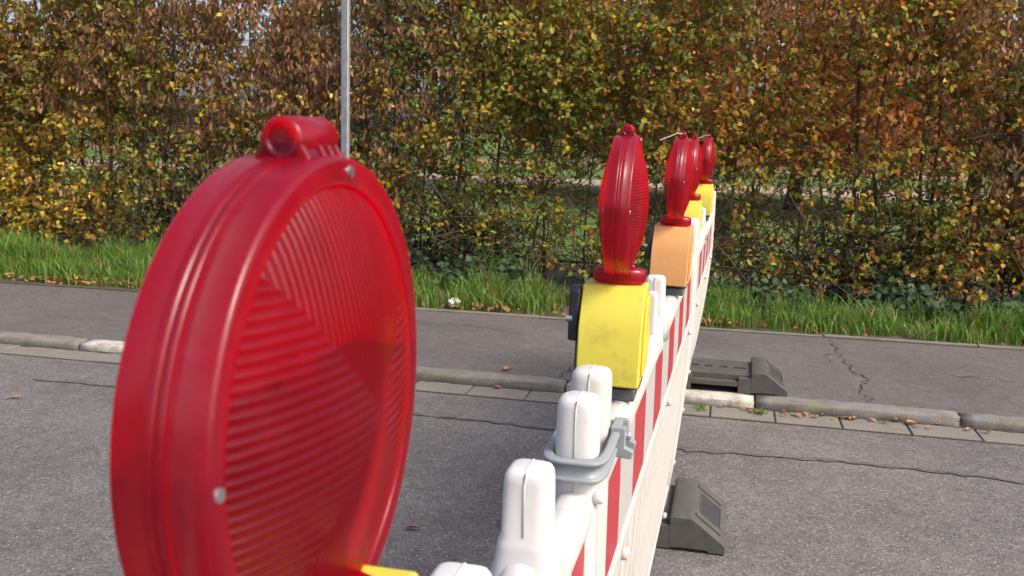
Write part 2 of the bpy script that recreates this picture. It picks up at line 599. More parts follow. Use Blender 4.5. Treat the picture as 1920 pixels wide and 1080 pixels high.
def build_lamp():
    root = empty('warning_lamp')
    b = MB().box(-.030, .036, -.036, .036, 0, .018)
    b.box(-.024, .042, -.030, .030, .018, .027)
    b.obj('bracket', M_GREYP, root, bevel=.003)
    # battery case: chamfered towards the road ends
    c = MB().prism([(-.060, .026), (.050, .026), (.050, .108), (.038, .164), (.033, .168), (-.028, .168), (-.033, .164), (-.060, .110)], -.049, .042, 'x')
    case = c.obj('battery_case', M_YEL, root, bevel=.005, seg=3)
    lid = MB().prism([(-.040, .040), (.040, .040), (.040, .104), (.026, .150), (-.026, .150), (-.040, .104)], .0415, .0465, 'x').obj('lid', M_YEL, case, bevel=.002)
    MB().prism([(-.020, .062), (.020, .062), (.020, .096), (-.020, .096)], .0462, .0480, 'x').obj('lid_panel', M_YEL, case, bevel=.001)
    # black carrying strap on the far side
    h = MB().prism([(-.045, .085), (-.018, .085), (-.014, .092), (-.014, .158), (-.020, .166), (-.040, .166), (-.046, .160)], -.066, -.0505, 'x')
    h.obj('strap', M_BLACK, root, bevel=.004, seg=3)
    MB().box(-.0545, -.0505, -.040, -.020, .02, .09).obj('strap_tail', M_GREYP, root, bevel=.001)
    MB().cyl((-.069, -.044, .118), (-.060, -.044, .118), .005, 12).obj('strap_rivet', M_STEEL, root, smooth=False)
    # red foot of the lamp
    n = 40
    prof = [(.030, .1695), (.037, .1705), (.0385, .176), (.0385, .186), (.0365, .1905), (.031, .192), (.012, .1925)]
    V, F = [], []
    for r, z in prof:
        for k in range(n):
            a = 2 * math.pi * k / n
            V.append((r * math.cos(a), r * .55 * math.sin(a), z))
    for q in range(len(prof) - 1):
        for k in range(n):
            F.append((q * n + k, q * n + (k + 1) % n, (q + 1) * n + (k + 1) % n, (q + 1) * n + k))
    F.append(tuple(range((len(prof) - 1) * n, len(prof) * n)))
    obj('lamp_foot', V, F, M_RED, root, smooth=True)
    MB().prism([(-.018, .178), (.018, .178), (.024, .202), (-.024, .202)], -.0140, .0140, 'x').obj('neck', M_RED, root, bevel=.003)
    # two half shells with a bead between them
    for s in (1, -1):
        prof = [(.0995, .0012), (.1012, .0016), (.1020, .0030), (.1020, .0062), (.1014, .0068), (.1014, .0155), (.1010, .0168), (.1000, .0175), (.0990, .0177),
                (.0918, .0177), (.0906, .0172), (.0900, .0160), (.0899, .0145)]
        V, F = lathe_x([(r, s * xx) for r, xx in prof], 96)
        sh = obj('shell_half', V, F, M_RED, root, smooth=True)
        sh.location = (0, 0, HZ)
        # domed lens
        lp = []
        for j in range(15):
            t = j / 14
            r = .0900 * (1 - t)
            lp.append((max(r, 1e-4), s * (.0148 + .0205 * (1 - (r / .0900) ** 2) ** .85)))
        V, F = lathe_x(lp, 96)
        le = obj('lens', V, F, M_LENS, root, smooth=True)
        le.location = (0, 0, HZ)
        for a in (84, 181, 286):
            a = math.radians(a)
            y, z = .0958 * math.cos(a), .0955 * math.sin(a)
            p = Vector((s * .0174, y, z + HZ))
            sc = MB().rings([ring(p, p + Vector((s, 0, 0)), .0027, 12), ring(p + Vector((s * .0012, 0, 0)), p + Vector((s * 2, 0, 0)), .0025, 12)])
            sc.obj('screw', M_STEEL, root)
    V, F = [], []
    for q, (dr, dx) in enumerate(((.0, -.0016), (.0013, 0), (.0, .0016))):
        for k in range(96):
            a = 2 * math.pi * k / 96
            V.append((dx, (.1012 + dr) * math.cos(a), (.1012 + dr) * math.sin(a)))
    for q in range(2):
        for k in range(96):
            F.append((q * 96 + k, q * 96 + (k + 1) % 96, (q + 1) * 96 + (k + 1) % 96, (q + 1) * 96 + k))
    be = obj('bead', V, F, M_RED, root, smooth=True)
    be.location = (0, 0, HZ)
    # inside: shelf, dark plate added to block light in the lower half, bulb
    MB().box(-.0155, .0155, -.096, .096, HZ + .003, HZ + .006).obj('inner_shelf', M_REDIN, root)
    half = [(.086 * math.cos(math.pi + math.pi * k / 24), HZ + .002 + .086 * math.sin(math.pi + math.pi * k / 24)) for k in range(25)]
    MB().prism(half, -.004, .004, 'x').obj('blocker_plate', M_REDIN, root)
    MB().rings([ring((0, .0, HZ + .006), (0, .0, 1), .006, 12), ring((0, .0, HZ + .018), (0, .0, 1), .007, 12), ring((0, .0, HZ + .026), (0, .0, 1), .004, 12)]).obj('bulb', M_RED, root, smooth=True)
    # lock tube on top with ribs down to the ring
    zt = HZ + .1075
    tb = []
    nn = 20
    for (yy, ro) in ((-.0150, .0052), (-.0155, .0080), (-.0140, .0088), (.0200, .0088), (.0215, .0080), (.021, .0052)):
        tb.append([(ro * math.cos(2 * math.pi * k / nn), yy, zt + ro * math.sin(2 * math.pi * k / nn)) for k in range(nn)])
    tb += [[(.0050 * math.cos(2 * math.pi * k / nn), yy, zt + .0050 * math.sin(2 * math.pi * k / nn)) for k in range(nn)] for yy in (.020, -.0135)]
    lk = MB().rings(tb, cap=False, closed=True).obj('lock_tube', M_RED, root, smooth=True, bevel=0)
    MB().cyl((0, -.0138, zt), (0, -.010, zt), .0049, 16).obj('lock_core', M_RED, lk)
    MB().cyl((0, -.0152, zt), (0, -.0138, zt), .0020, 10).obj('lock_pin', M_REDIN, lk)
    for yy in (-.0130, .003, .011, .0185):
        MB().prism([(-.0150, HZ + .0945), (.0150, HZ + .0945), (.0085, HZ + .1055), (.0080, zt), (-.0080, zt), (-.0085, HZ + .1055)], yy - .0016, yy + .0016, 'y').obj('rib', M_RED, root, bevel=.0008)
    MB().prism([(-.0125, HZ + .096), (.0125, HZ + .096), (.0065, HZ + .106), (-.0065, HZ + .106)], -.0140, .0195, 'y').obj('lock_block', M_RED, root, bevel=.001)
    return root


def copy_tree(o, parent=None):
    c = o.copy()
    COL.objects.link(c)
    c.parent = parent
    for ch in list(o.children): copy_tree(ch, c)
    return c


def fx(y): return -.157 + .0125 * y


LG = 'warning lamps along the barrier'
lamp0 = build_lamp()
lamps = [
    (.356, -.1665, 1.000, 'large red warning lamp nearest the camera, its ribbed lens filling the lower left', 0, 0, 0),
    (1.405, -.152, 1.000, 'red warning lamp on a scuffed yellow battery case just past the grey clamp', .01, .015, 0),
    (2.41, -.130, 1.0, 'red warning lamp on the only orange battery case', -.01, .03, 1),
    (3.46, -.138, 1.000, 'red warning lamp on a yellow case, mostly hidden behind the orange one', .02, .02, 0),
    (4.62, -.122, 1.008, 'farthest and smallest red warning lamp, on a yellow case at the barrier end', 0, .04, 1),
]
lamp_objs = []
roots = [lamp0] + [copy_tree(lamp0) for _ in lamps[1:]]
for i, (y, x, z, lab, rz, ry, tie) in enumerate(lamps):
    o = roots[i]
    o.location = (x, y, z)
    o.rotation_euler = (0, ry, rz)
    tag(o, lab, 'warning lamp', LG)
    lamp_objs.append(o)
    low = ('bracket', 'battery_case', 'strap', 'lamp_foot')  # parts that stay low
    for ch in o.children:
        if ch.name.startswith(low):
            if i == 0 and ch.name.startswith('battery_case'):
                ch.scale.z = 1.125
                ch.location.z = -.003
        elif i:
            ch.location.z += .014
    if i == 2:
        for ch in o.children:
            if ch.name.startswith('battery_case'):
                for q in [ch] + list(ch.children):
                    q.material_slots[0].link = 'OBJECT'
                    q.material_slots[0].material = M_ORG
    if tie:
        t = MB().tube([(0, -.021, HZ + .124), (-.012, -.024, HZ + .125), (-.030, -.026, HZ + .116), (-.052, -.028, HZ + .106)], .0014, 6)
        t.obj('cable_tie', M_WHITED, o)

# ------------------------------------------------------------------ barrier fence panels


def lean(y, z):
    h = max(0.0, 1.0 - z)
    k = .68 + .22 * max(0.0, y - 3.0)
    return -k * (.01 * h + .09 * h * h) + .006 * min(h / .2, 1)


def bend(V): return [(fx(y) + x + lean(y, z), y, z) for x, y, z in V]


class FB(MB):
    """MB in fence coordinates: x across, y along, z up; bent into the leaning fence when built"""

    def obj(s, name, mat, parent=None, **k): return obj(name, bend(s.V), s.F, mat, parent, **k)

    def tall(s, x0, x1, y0, y1, z0, z1, n=5):
        rs = []
        for i in range(n + 1):
            z = z0 + (z1 - z0) * i / n
            rs.append([(x0, y0, z), (x1, y0, z), (x1, y1, z), (x0, y1, z)])
        return s.rings(rs)


def superellipse(cx, cy, a, b, z, n=24, p=3.0):
    out = []
    for k in range(n):
        t = 2 * math.pi * (k + .5) / n
        c, s_ = math.cos(t), math.sin(t)
        out.append((cx + a * math.copysign(abs(c) ** (2 / p), c), cy + b * math.copysign(abs(s_) ** (2 / p), s_), z))
    return out


def peg_mesh(y, z0, ztop, a=.0225, b=.020, p=3.2, skirt=False):
    f = FB()
    zs = [(z0, 1), (1.0, 1), (ztop - .012, .97), (ztop - .006, .93), (ztop - .002, .82), (ztop, .62)]
    if z0 < .9: zs = [(z0 + (.98 - z0) * i / 5, 1) for i in range(5)] + zs[1:]
    if skirt: zs = [(z0, 1.5), (1.015, 1.42), (1.030, 1.24), (1.040, 1.17), (1.046, 1.13), (1.050, 1.02)] + zs[2:]
    f.rings([superellipse(0, y, a * k, b * k, z, 28, p) for z, k in zs])
    return f


def seam(y, b, ztop, z0=1.0, a=.0):
    """parting line moulded over the peg"""
    f = FB()
    pts = [(a, y - b - .0001, z0), (a, y - b * .985, ztop - .012), (a, y - b * .93, ztop - .004), (a, y - b * .6, ztop + .0001), (a, y + b * .6, ztop + .0001), (a, y + b * .93, ztop - .004), (a, y + b, ztop - .03)]
    f.tube(pts, .0009, 6)
    return f


def panel(y0, y1, label, pegs, wm, first_red, small=()):
    root = empty('barrier_fence', (0, 0, 0))
    tag(root, label, 'barrier fence', 'red and white fence panels across the road')
    ends = (y0 + .028, y1 - .028)
    for e in ends:
        zt = 1.102 if e < 1.03 else 1.112
        f = peg_mesh(e, .10, zt, .0240, .0245, 3.0)
        p = f.obj('post', wm, root, smooth=True)
        seam(e, .0246, zt).obj('mould_seam', M_SEAMW, p, smooth=True)
    for e in pegs:
        p = peg_mesh(e, .98, 1.108, .0205, .0210, 4.5, True).obj('peg', wm, root, smooth=True)
        seam(e, .0211, 1.108, 1.052).obj('mould_seam', M_SEAMW, p, smooth=True)
    for e in small:
        peg_mesh(e, .98, 1.085, .012, .012, 3).obj('small_peg', wm, root, smooth=True)
    # top rail: capsule section swept along, swelling into saddles below the pegs
    ys = np.arange(y0 + .03, y1 - .029, .0125)
    rs = []
    for y in ys:
        bmp = max([math.exp(-((y - e) / .045) ** 4) for e in pegs] + [0])
        top = 1.0 + .036 * bmp
        a = .021 + .003 * bmp
        sec = []
        for k in range(20):
            t = 2 * math.pi * k / 20
            c, s_ = math.cos(t), math.sin(t)
            xx = a * math.copysign(abs(c) ** .72, c)
            zz = s_
            z = (.972 + (top - .972) * abs(zz) ** .8) if zz > 0 else .972 - .022 * abs(zz) ** .8
            sec.append((xx, y, z))
        rs.append(sec)
    rail = FB().rings(rs).obj('top_rail', wm, root, smooth=True)
    # board and its foil stripes on both faces
    board = FB().tall(-.013, .013, y0 + .05, y1 - .05, .80, .955, 3).obj('board', wm, root, bevel=.002)
    sw = .18
    y = y0 + .055
    red = first_red
    while y < y1 - .06:
        ye = min(y + sw, y1 - .055)
        for s in (1, -1):
            f = FB().tall(*( (.0128, .0148) if s > 0 else (-.0148, -.0128)), y, ye, .808, .949, 3)
            f.obj('red_stripe' if red else 'white_stripe', M_FOILR if red else M_FOILW, board)
        y = ye
        red = not red
    f = FB().tall(-.019, .019, y0 + .05, y1 - .05, .762, .80, 1).obj('middle_rail', wm, root, bevel=.004)
    f = FB().tall(-.019, .019, y0 + .05, y1 - .05, .14, .19, 1).obj('bottom_rail', wm, root, bevel=.004)
    n = int((y1 - y0 - .2) / .1)
    for k in range(n + 1):
        yy = y0 + .1 + (y1 - y0 - .2) * k / n
        FB().tall(-.0125, .0125, yy - .031, yy + .031, .19, .762, 6).obj('slat', wm, root, bevel=.003)
    for k in range(3):                                          # small fixing knobs on the rails
        yy = y0 + (y1 - y0) * (.12 + .38 * k)
        for zz in (.78, .165):
            rsx = [[(xx, yy + r * math.cos(2 * math.pi * q / 12), zz + r * math.sin(2 * math.pi * q / 12)) for q in range(12)] for xx, r in ((.018, .010), (.026, .010), (.029, .007))]
            FB().rings(rsx).obj('knob', wm, root, smooth=True)
    return root


near_panel = panel(-.95, 1.042, 'white plastic barrier fence panel nearest the camera, under the largest lamp', [.55, .76], M_WHITE, True)
panel(1.072, 3.31, 'middle red and white barrier fence panel carrying the scuffed yellow and orange lamps', [1.94], M_WHITED, True, [1.875])
panel(3.345, 5.30, 'far red and white barrier fence panel ending above the pavement', [3.98], M_WHITED, True)

kb = MB()
kb.rings([[(xx, 1.004 + r_ * math.cos(2 * math.pi * q / 14), .992 + r_ * math.sin(2 * math.pi * q / 14)) for q in range(14)] for xx, r_ in ((.018, .0085), (.028, .0085), (.031, .0075), (.0325, .005))])
obj('knob', bend(kb.V), kb.F, M_WHITE, near_panel, smooth=True)

# ------------------------------------------------------------------ clamp at the joint
cl = tag(empty('fence_clamp', (fx(1.057), 1.057, 1.030)), 'grey plastic clamp with a hexagon bolt holding two white pegs together', 'clamp')


def stadium(a, b, z, n=56, p=4.5):
    return superellipse(0, 0, a, b, z, n, p)


oa, ob, ia, ib = .0315, .080, .0275, .0745
prof = [(-.001, -.015), (.003, -.0148), (.0040, -.0135), (.0040, -.0105), (.0030, -.0095), (.0002, -.0090), (.0002, .0040), (.0035, .0048), (.0060, .0058), (.0062, .0088), (.0050, .0100), (-.001, .0102)]
rs = [stadium(oa + d, ob + d, z) for d, z in prof] + [stadium(ia, ib, .010), stadium(ia, ib, -.0148)]
MB().rings(rs, closed=True).obj('band', M_CLAMP, cl, smooth=True)
jw = MB()
jw.prism([(.026, .016), (.026, -.020), (.052, -.022), (.054, -.012), (.044, -.008), (.044, .016)], .032, .042, 'y')
jw.prism([(.026, .016), (.026, -.020), (.052, -.022), (.054, -.012), (.044, -.008), (.044, .016)], .066, .076, 'y')
jw.box(.026, .037, .036, .072, -.019, .015)
jw.obj('jaw', M_CLAMP, cl, bevel=.002)
bt = MB().cyl((.034, .054, .0), (.048, .054, .0), .0065, 6).obj('bolt', M_STEEL, cl, bevel=.0008)
MB().cyl((.036, .054, .0), (.0405, .054, .0), .0105, 20).obj('washer', M_STEEL, bt)

# ------------------------------------------------------------------ rubber foot plates


def foot_plate(loc, label, rz=0):
    root = empty('foot_plate', loc)
    root.rotation_euler.z = rz
    root.scale.x = .95
    tag(root, label, 'foot plate', 'rubber foot plates under the barrier')
    m = MB()
    m.box(-.205, .205, -.165, -.022, .03, .094)
    m.box(-.205, .205, .022, .165, .03, .094)
    for a, b in ((-.205, -.17), (-.10, -.065), (-.02, .02), (.065, .10), (.17, .205)):
        m.box(a, b, -.023, .023, .031, .0935)
    m.box(-.204, .204, -.023, .023, .029, .05)
    m.obj('centre_deck', M_RUB, root, bevel=.004)
    for s in (-1, 1):
        MB().box(-.135, .135, min(s * .160, s * .197), max(s * .160, s * .197), .032, .062).obj('hand_grip', M_RUB, root, bevel=.005)
        for q in (-1, 1):
            MB().box(min(q * .13, q * .206), max(q * .13, q * .206), min(s * .16, s * .199), max(s * .16, s * .199), 0, .084).obj('pad', M_RUB, root, bevel=.004)
        poly = [(.2, .004), (.2, .112), (.212, .118), (.272, .118), (.284, .114), (.396, .034), (.4, .028), (.4, .0), (.34, .0), (.335, .007), (.23, .007)]
        poly = [(s * a, b) for a, b in poly]
        e = MB().prism(poly, -.2, .2, 'y').obj('end_block', M_RUB, root, bevel=.005)
        # inlay and rim bars on the ramp
        sl_ = math.atan2(.114 - .034, .396 - .284)

        def onr(t, dz):   # along the ramp from its top
            return (s * (.284 + t * math.cos(sl_) + dz * math.sin(sl_)), .114 - t * math.sin(sl_) + dz * math.cos(sl_))
        MB().prism([onr(.030, -.003), onr(.112, -.003), onr(.112, .0012), onr(.030, .0012)], -.085, .085, 'y').obj('inlay', M_RUBD, e, bevel=.0006)
        for y0, y1 in ((-.150, -.128), (.128, .150)):
            MB().prism([onr(.004, -.002), onr(.118, -.002), onr(.116, .007), onr(.006, .007)], y0, y1, 'y').obj('rim_bar', M_RUB, e, bevel=.002)
        for t0, t1 in ((.024, .028), (.114, .118)):
            MB().prism([onr(t0, -.002), onr(t1, -.002), onr(t1, .003), onr(t0, .003)], -.089, .089, 'y').obj('rim', M_RUB, e)
        for y0, y1 in ((-.090, -.086), (.086, .090)):
            MB().prism([onr(.026, -.002), onr(.116, -.002), onr(.116, .003), onr(.026, .003)], y0, y1, 'y').obj('rim', M_RUB, e)
    return root


foot_plate((-.317, 3.36, 0), 'black rubber foot plate on the road asphalt under the barrier', 0.0)
foot_plate((-.012, 5.335, PZ + .004), 'black rubber foot plate on the pavement at the barrier end', -.01)

# ------------------------------------------------------------------ sign post
pp = tag(empty('street_post', (-2.87, 6.97, .05)), 'slim galvanised steel post standing in front of the hedge', 'post')
MB().prism([(-.030, -.016), (-.026, -.020), (.008, -.020), (.010, -.012), (.010, .018), (-.030, .018)], 0, 3.3, 'z').obj('main_profile', M_GALV, pp, bevel=.002)
MB().prism([(.011, -.010), (.016, -.020), (.030, -.012), (.031, .016), (.011, .016)], 0, 3.3, 'z').obj('side_profile', M_GALV, pp, bevel=.002)
MB().box(-.032, .033, -.022, .020, 3.3, 3.315).obj('cap', M_BLACK, pp, bevel=.003)

# crumpled tissue on the verge
bm = bmesh.new()
bmesh.ops.create_icosphere(bm, subdivisions=3, radius=1)
for v in bm.verts:
    n = noise.noise(v.co * 2.2) * .5 + noise.noise(v.co * 5) * .3
    v.co = v.co * (1 + n)
    v.co = Vector((v.co.x * .045, v.co.y * .03, v.co.z * .034 + .03))
me = bpy.data.meshes.new('paper_tissue'); bm.to_mesh(me); bm.free()
me.materials.append(M_PAPER)
pt = bpy.data.objects.new('paper_tissue', me); COL.objects.link(pt)
pt.location = (-1.99, 6.98, .07)
tag(pt, 'crumpled white paper tissue lying in the grass beside the pavement', 'tissue')


# ------------------------------------------------------------------ leaves: shared generator
def basis(d, n):
    """rows: along d, side, normal for arrays"""
    d = d / np.linalg.norm(d, axis=1, keepdims=True)
    s = np.cross(n, d)
    s /= np.linalg.norm(s, axis=1, keepdims=True) + 1e-9
    return d, s, np.cross(d, s)


def leaves(pos, d, n, length, width, curl, fold):
    """eight-corner pointed leaves (6 quads->tri-free): spine of 4 points with two sides"""
    d, s, nn = basis(d, n)
    N = len(pos)
    L, W, C, Fo = length[:, None], width[:, None], curl[:, None], fold[:, None]
    t = [0, .33, .70, 1.0]
    wd = [0, .48, .36, 0]
    sp = [pos + d * L * (tt - .25 * tt * tt * np.abs(C)) - nn * L * C * tt * tt for tt in t]
    P = [sp[0]]
    for j in (1, 2):
        P += [sp[j] + s * W * wd[j] + nn * W * wd[j] * Fo, sp[j], sp[j] - s * W * wd[j] + nn * W * wd[j] * Fo]
    P.append(sp[3])
    V = np.stack(P, 1).reshape(-1, 3)
    Fq = np.array([[0, 1, 2], [0, 2, 3], [1, 4, 2], [2, 4, 5], [2, 5, 3], [3, 5, 6], [4, 7, 5], [5, 7, 6]])
    Fc = (Fq[None] + (np.arange(N) * 8)[:, None, None]).reshape(-1, 3)
    return V, Fc, 8


def vnoise(seed, shape, P, scale):
    g = np.random.default_rng(seed).random(shape)
    q = P * scale
    i0 = np.floor(q).astype(int)
    fr = q - i0
    fr = fr * fr * (3 - 2 * fr)
    out = 0
    for a in (0, 1):
        for b in (0, 1):
            for c in (0, 1):
                wgt = (fr[:, 0] if a else 1 - fr[:, 0]) * (fr[:, 1] if b else 1 - fr[:, 1]) * (fr[:, 2] if c else 1 - fr[:, 2])
                out = out + wgt * g[(i0[:, 0] + a) % shape[0], (i0[:, 1] + b) % shape[1], (i0[:, 2] + c) % shape[2]]
    return out


def table(x, z, T, xs, zs):
    T = np.array(T)
    fx_ = np.interp(x, xs, np.arange(len(xs)))
    fz_ = np.interp(z, zs, np.arange(len(zs)))
    i, j = np.minimum(fx_.astype(int), len(xs) - 2), np.minimum(fz_.astype(int), len(zs) - 2)
    a, b = fx_ - i, fz_ - j
    return (T[j, i] * (1 - a) + T[j, i + 1] * a) * (1 - b) + (T[j + 1, i] * (1 - a) + T[j + 1, i + 1] * a) * b


# where the real hedge is thick or thin, along its length (x) and height (z)
HX = [-7.4, -6.0, -4.8, -3.6, -2.3, -1.15, 0, 1.2, 2.3]
HZs = [.1, .45, .75, 1.15, 1.6, 2.1, 3.0]
DENS = [[.35, .30, .25, .22, .18, .20, .20, .25, .45],
        [.95, .80, .60, .45, .28, .30, .28, .30, .60],
        [1.0, .90, .80, .55, .30, .34, .30, .32, .65],
        [.90, .90, .95, .80, .42, .48, .36, .38, .72],
        [.85, .95, 1.0, 1.0, .90, .80, .52, .52, .80],
        [.85, .95, 1.0, 1.0, .95, .88, .60, .58, .85],
        [.95, .95, 1.0, 1.0, .95, .90, .70, .68, .90]]
BROWN = [[.15, .25, .45, .50, .35, .30, .20, .25, .40],
         [.12, .25, .50, .55, .30, .25, .20, .25, .45],
         [.15, .35, .55, .60, .30, .25, .22, .28, .55],
         [.35, .50, .60, .65, .35, .30, .25, .35, .70],
         [.45, .58, .65, .72, .45, .30, .30, .40, .70],
         [.45, .55, .68, .72, .48, .28, .32, .42, .65],
         [.50, .52, .65, .65, .40, .25, .32, .45, .60]]

PAL_Y = np.array([(.37, .255, .03), (.30, .20, .028), (.46, .35, .05), (.26, .20, .032), (.32, .17, .03)])
PAL_G = np.array([(.13, .17, .025), (.18, .21, .03), (.10, .15, .03), (.22, .21, .03), (.27, .25, .03)])
PAL_B = np.array([(.26, .145, .075), (.20, .105, .05), (.32, .19, .11), (.155, .085, .045), (.24, .115, .05)])
PAL_O = np.array([(.42, .15, .025), (.34, .10, .02), (.45, .20, .03), (.30, .09, .025)])

hedge = tag(empty('hedge', (-2.5, 8.6, .05)), 'tall hornbeam hedge in yellow, green and brown autumn leaf behind the grass verge', 'hedge')
HO = np.array([-2.5, 8.6, .05])

# stems, each its own part
nst = 0
x = -10.0
while x < 5.2:
    x += random.uniform(.14, .36)
    m = MB()
    y = random.gauss(8.62, .16)
    r0 = random.uniform(.010, .026)
    hgt = random.uniform(2.3, 3.1)
    lx, ly = random.gauss(0, .10), random.gauss(0, .05)
    ph = random.uniform(0, 6)
    pts, rad = [], []
    for k in range(9):
        t = k / 8
        pts.append((x + lx * t * hgt * .5 + .035 * math.sin(ph + t * 7) - HO[0], y + ly * t * hgt * .5 + .03 * math.cos(ph * 2 + t * 6) - HO[1], t * hgt))
        rad.append(r0 * (1 - .72 * t))
    m.tube(pts, rad, 7)
    for b in range(random.randint(4, 8)):
        k = random.randint(1, 6)
        p = Vector(pts[k])
        a = random.uniform(0, 6.28)
        d = Vector((math.cos(a), .75 * math.sin(a), random.uniform(.3, 1.3))).normalized()
        ln = random.uniform(.3, .75)
        bp = [p]
        for q in range(4):
            d = (d + Vector((random.gauss(0, .22), random.gauss(0, .22), random.gauss(.05, .2)))).normalized()
            bp.append(bp[-1] + d * ln / 4)
        for q in bp: q.y = max(min(q.y, .55), -.62)
        rr = rad[k] * .5
        m.tube(bp, [rr, rr * .8, rr * .6, rr * .42, rr * .25], 5)
    m.obj('stem', M_BARK, hedge, smooth=True)

# twigs with leaves
NT = 28000
tx = rng.uniform(-10, 5.0, NT)
tz = rng.uniform(.12, 3.05, NT)
ty = rng.normal(8.5, .24, NT)
ty = np.clip(ty, 8.0, 9.15)
P0 = np.stack([tx, ty, tz], 1)
dn = table(tx, tz, DENS, HX, HZs)
ns = vnoise(3, (64, 64, 64), P0 + 40, 2.3) * .6 + vnoise(4, (64, 64, 64), P0 + 40, 5.5) * .4
keep = rng.random(NT) < np.clip(dn * (.06 + 3.2 * np.clip(ns - .31, 0, 1)), 0, 1)
P0 = P0[keep]
NT = len(P0)
ang = rng.uniform(0, 2 * np.pi, NT)
out = np.where(P0[:, 1] < 8.5, -1.0, 1.0)
TD = np.stack([np.cos(ang) * .8, np.sin(ang) * .6 + out * .5, rng.normal(.35, .45, NT)], 1)
TD /= np.linalg.norm(TD, axis=1, keepdims=True)
TL = rng.uniform(.16, .42, NT)
# twig tubes (three sided)
dd, ss, nn_ = basis(TD, np.tile([0.1, .2, 1.0], (NT, 1)))
ringp = []
bendv = rng.normal(0, .12, (NT, 3))
for tt, rr in ((0, .0042), (.5, .003), (1, .0013)):
    c = P0 + TD * (TL * tt)[:, None] + bendv * (TL * tt * tt)[:, None]
    for k in range(3):
        a = 2.094 * k
        ringp.append(c + (ss * math.cos(a) + nn_ * math.sin(a)) * rr)
V = np.stack(ringp, 1).reshape(-1, 3) - HO
fq = []
for q in range(2):
    for k in range(3):
        fq.append([q * 3 + k, q * 3 + (k + 1) % 3, q * 3 + 3 + (k + 1) % 3, q * 3 + 3 + k])
Fc = (np.array(fq)[None] + (np.arange(NT) * 9)[:, None, None]).reshape(-1, 4)
tag(big('twigs', V, Fc, M_TWIG, None, hedge), kind='stuff')

# bare brush low in the hedge, where leaves are few
NB = 9000
bx = rng.uniform(-10, 5.0, NB)
bz = np.abs(rng.normal(0, .62, NB)) + .08
by = rng.normal(8.6, .24, NB)
B0 = np.stack([bx, by, bz], 1)
bk = rng.random(NB) < np.clip(.25 + vnoise(15, (64, 64, 64), B0 + 40, 2.0) * .9, 0, 1)
B0 = B0[bk]
NB = len(B0)
BD = rng.normal(0, 1, (NB, 3)) * [1, .5, .8] + [0, 0, .5]
BD /= np.linalg.norm(BD, axis=1, keepdims=True)
BL = rng.uniform(.2, .6, NB)
d1, s1, n1 = basis(BD, np.tile([0.1, .9, .3], (NB, 1)))
bv = rng.normal(0, .2, (NB, 3))
rp = []
for tt, rr in ((0, .0055), (.35, .0045), (.7, .003), (1, .0014)):
    cc = B0 + BD * (BL * tt)[:, None] + bv * (BL * tt * tt)[:, None]
    cc[:, 2] = np.maximum(cc[:, 2], .07)
    for k in range(3):
        rp.append(cc + (s1 * math.cos(2.094 * k) + n1 * math.sin(2.094 * k)) * rr)
Vb = np.stack(rp, 1).reshape(-1, 3) - HO
fb = []
for q in range(3):
    for k in range(3):
        fb.append([q * 3 + k, q * 3 + (k + 1) % 3, q * 3 + 3 + (k + 1) % 3, q * 3 + 3 + k])
Fb = (np.array(fb)[None] + (np.arange(NB) * 12)[:, None, None]).reshape(-1, 4)
tag(big('brush', Vb, Fb, M_TWIG, None, hedge), kind='stuff')

# leaves along the twigs
per = 12
idx = np.repeat(np.arange(NT), per)
tt = rng.uniform(.05, 1.05, len(idx))
c = P0[idx] + TD[idx] * (TL[idx] * tt)[:, None] + bendv[idx] * (TL[idx] * tt * tt)[:, None]
c += rng.normal(0, .022, c.shape)
ok = (c[:, 1] > 7.86) & (c[:, 2] > .08)
idx, c = idx[ok], c[ok]
N = len(c)
br = table(c[:, 0], c[:, 2], BROWN, HX, HZs)
twr = rng.random(NT)
bn = vnoise(9, (64, 64, 64), c + 40, 1.6)
isb = (twr[idx] * .55 + rng.random(N) * .25 + (1 - bn) * .35) < br * .98
trnd = rng.random(NT)
gr = vnoise(11, (64, 64, 64), c + 40, 1.3) * .5 + trnd[idx] * .28 + rng.random(N) * .22
left_low = np.clip((-5.4 - c[:, 0]) / 1.2, 0, 1) * np.clip((1.35 - c[:, 2]) / .4, 0, 1)
rightish = np.clip((c[:, 0] + 1.6) / 1.2, 0, 1)
colr = np.where((gr > .46)[:, None], PAL_G[rng.integers(0, 5, N)], PAL_Y[rng.integers(0, 5, N)])
mo = rng.random(N) < (.05 + .18 * rightish + .15 * left_low)
colr = np.where(mo[:, None], PAL_O[rng.integers(0, 4, N)], colr)
yl = rng.random(N) < left_low * .65
colr = np.where(yl[:, None], PAL_Y[rng.integers(0, 3, N)] * 1.45, colr)
colr = np.where(isb[:, None], PAL_B[rng.integers(0, 5, N)], colr)
colr = colr * (rng.uniform(.85, 1.2, N) * rng.uniform(.75, 1.3, NT)[idx])[:, None] * np.where(isb, 1.3, 1.15)[:, None]
rd = rng.normal(0, 1, (N, 3))
d_f = TD[idx] * .4 + rd * .55 + np.array([0, -.25, -.25])
d_b = rd * .28 + np.array([0, -.1, -1.0])
D = np.where(isb[:, None], d_b, d_f)
nrm = rng.normal(0, .55, (N, 3)) + np.where(isb[:, None], np.array([0, -1.0, .1]), np.array([0, -.65, .7]))
Ln = np.where(isb, rng.uniform(.042, .080, N), rng.uniform(.032, .066, N))
Wd = np.where(isb, Ln * rng.uniform(.28, .48, N), Ln * rng.uniform(.55, .75, N))
Cu = np.where(isb, rng.normal(.15, .35, N), rng.normal(.15, .3, N))
Fo = np.where(isb, rng.uniform(.3, 1.1, N), rng.uniform(.0, .75, N))
V, Fc, k = leaves(c - HO, D, nrm, Ln, Wd, Cu, Fo)
tag(big('foliage', V, Fc, M_LEAF, np.repeat(colr, k, 0), hedge), kind='stuff')

# ------------------------------------------------------------------ verge: grass, ivy, litter


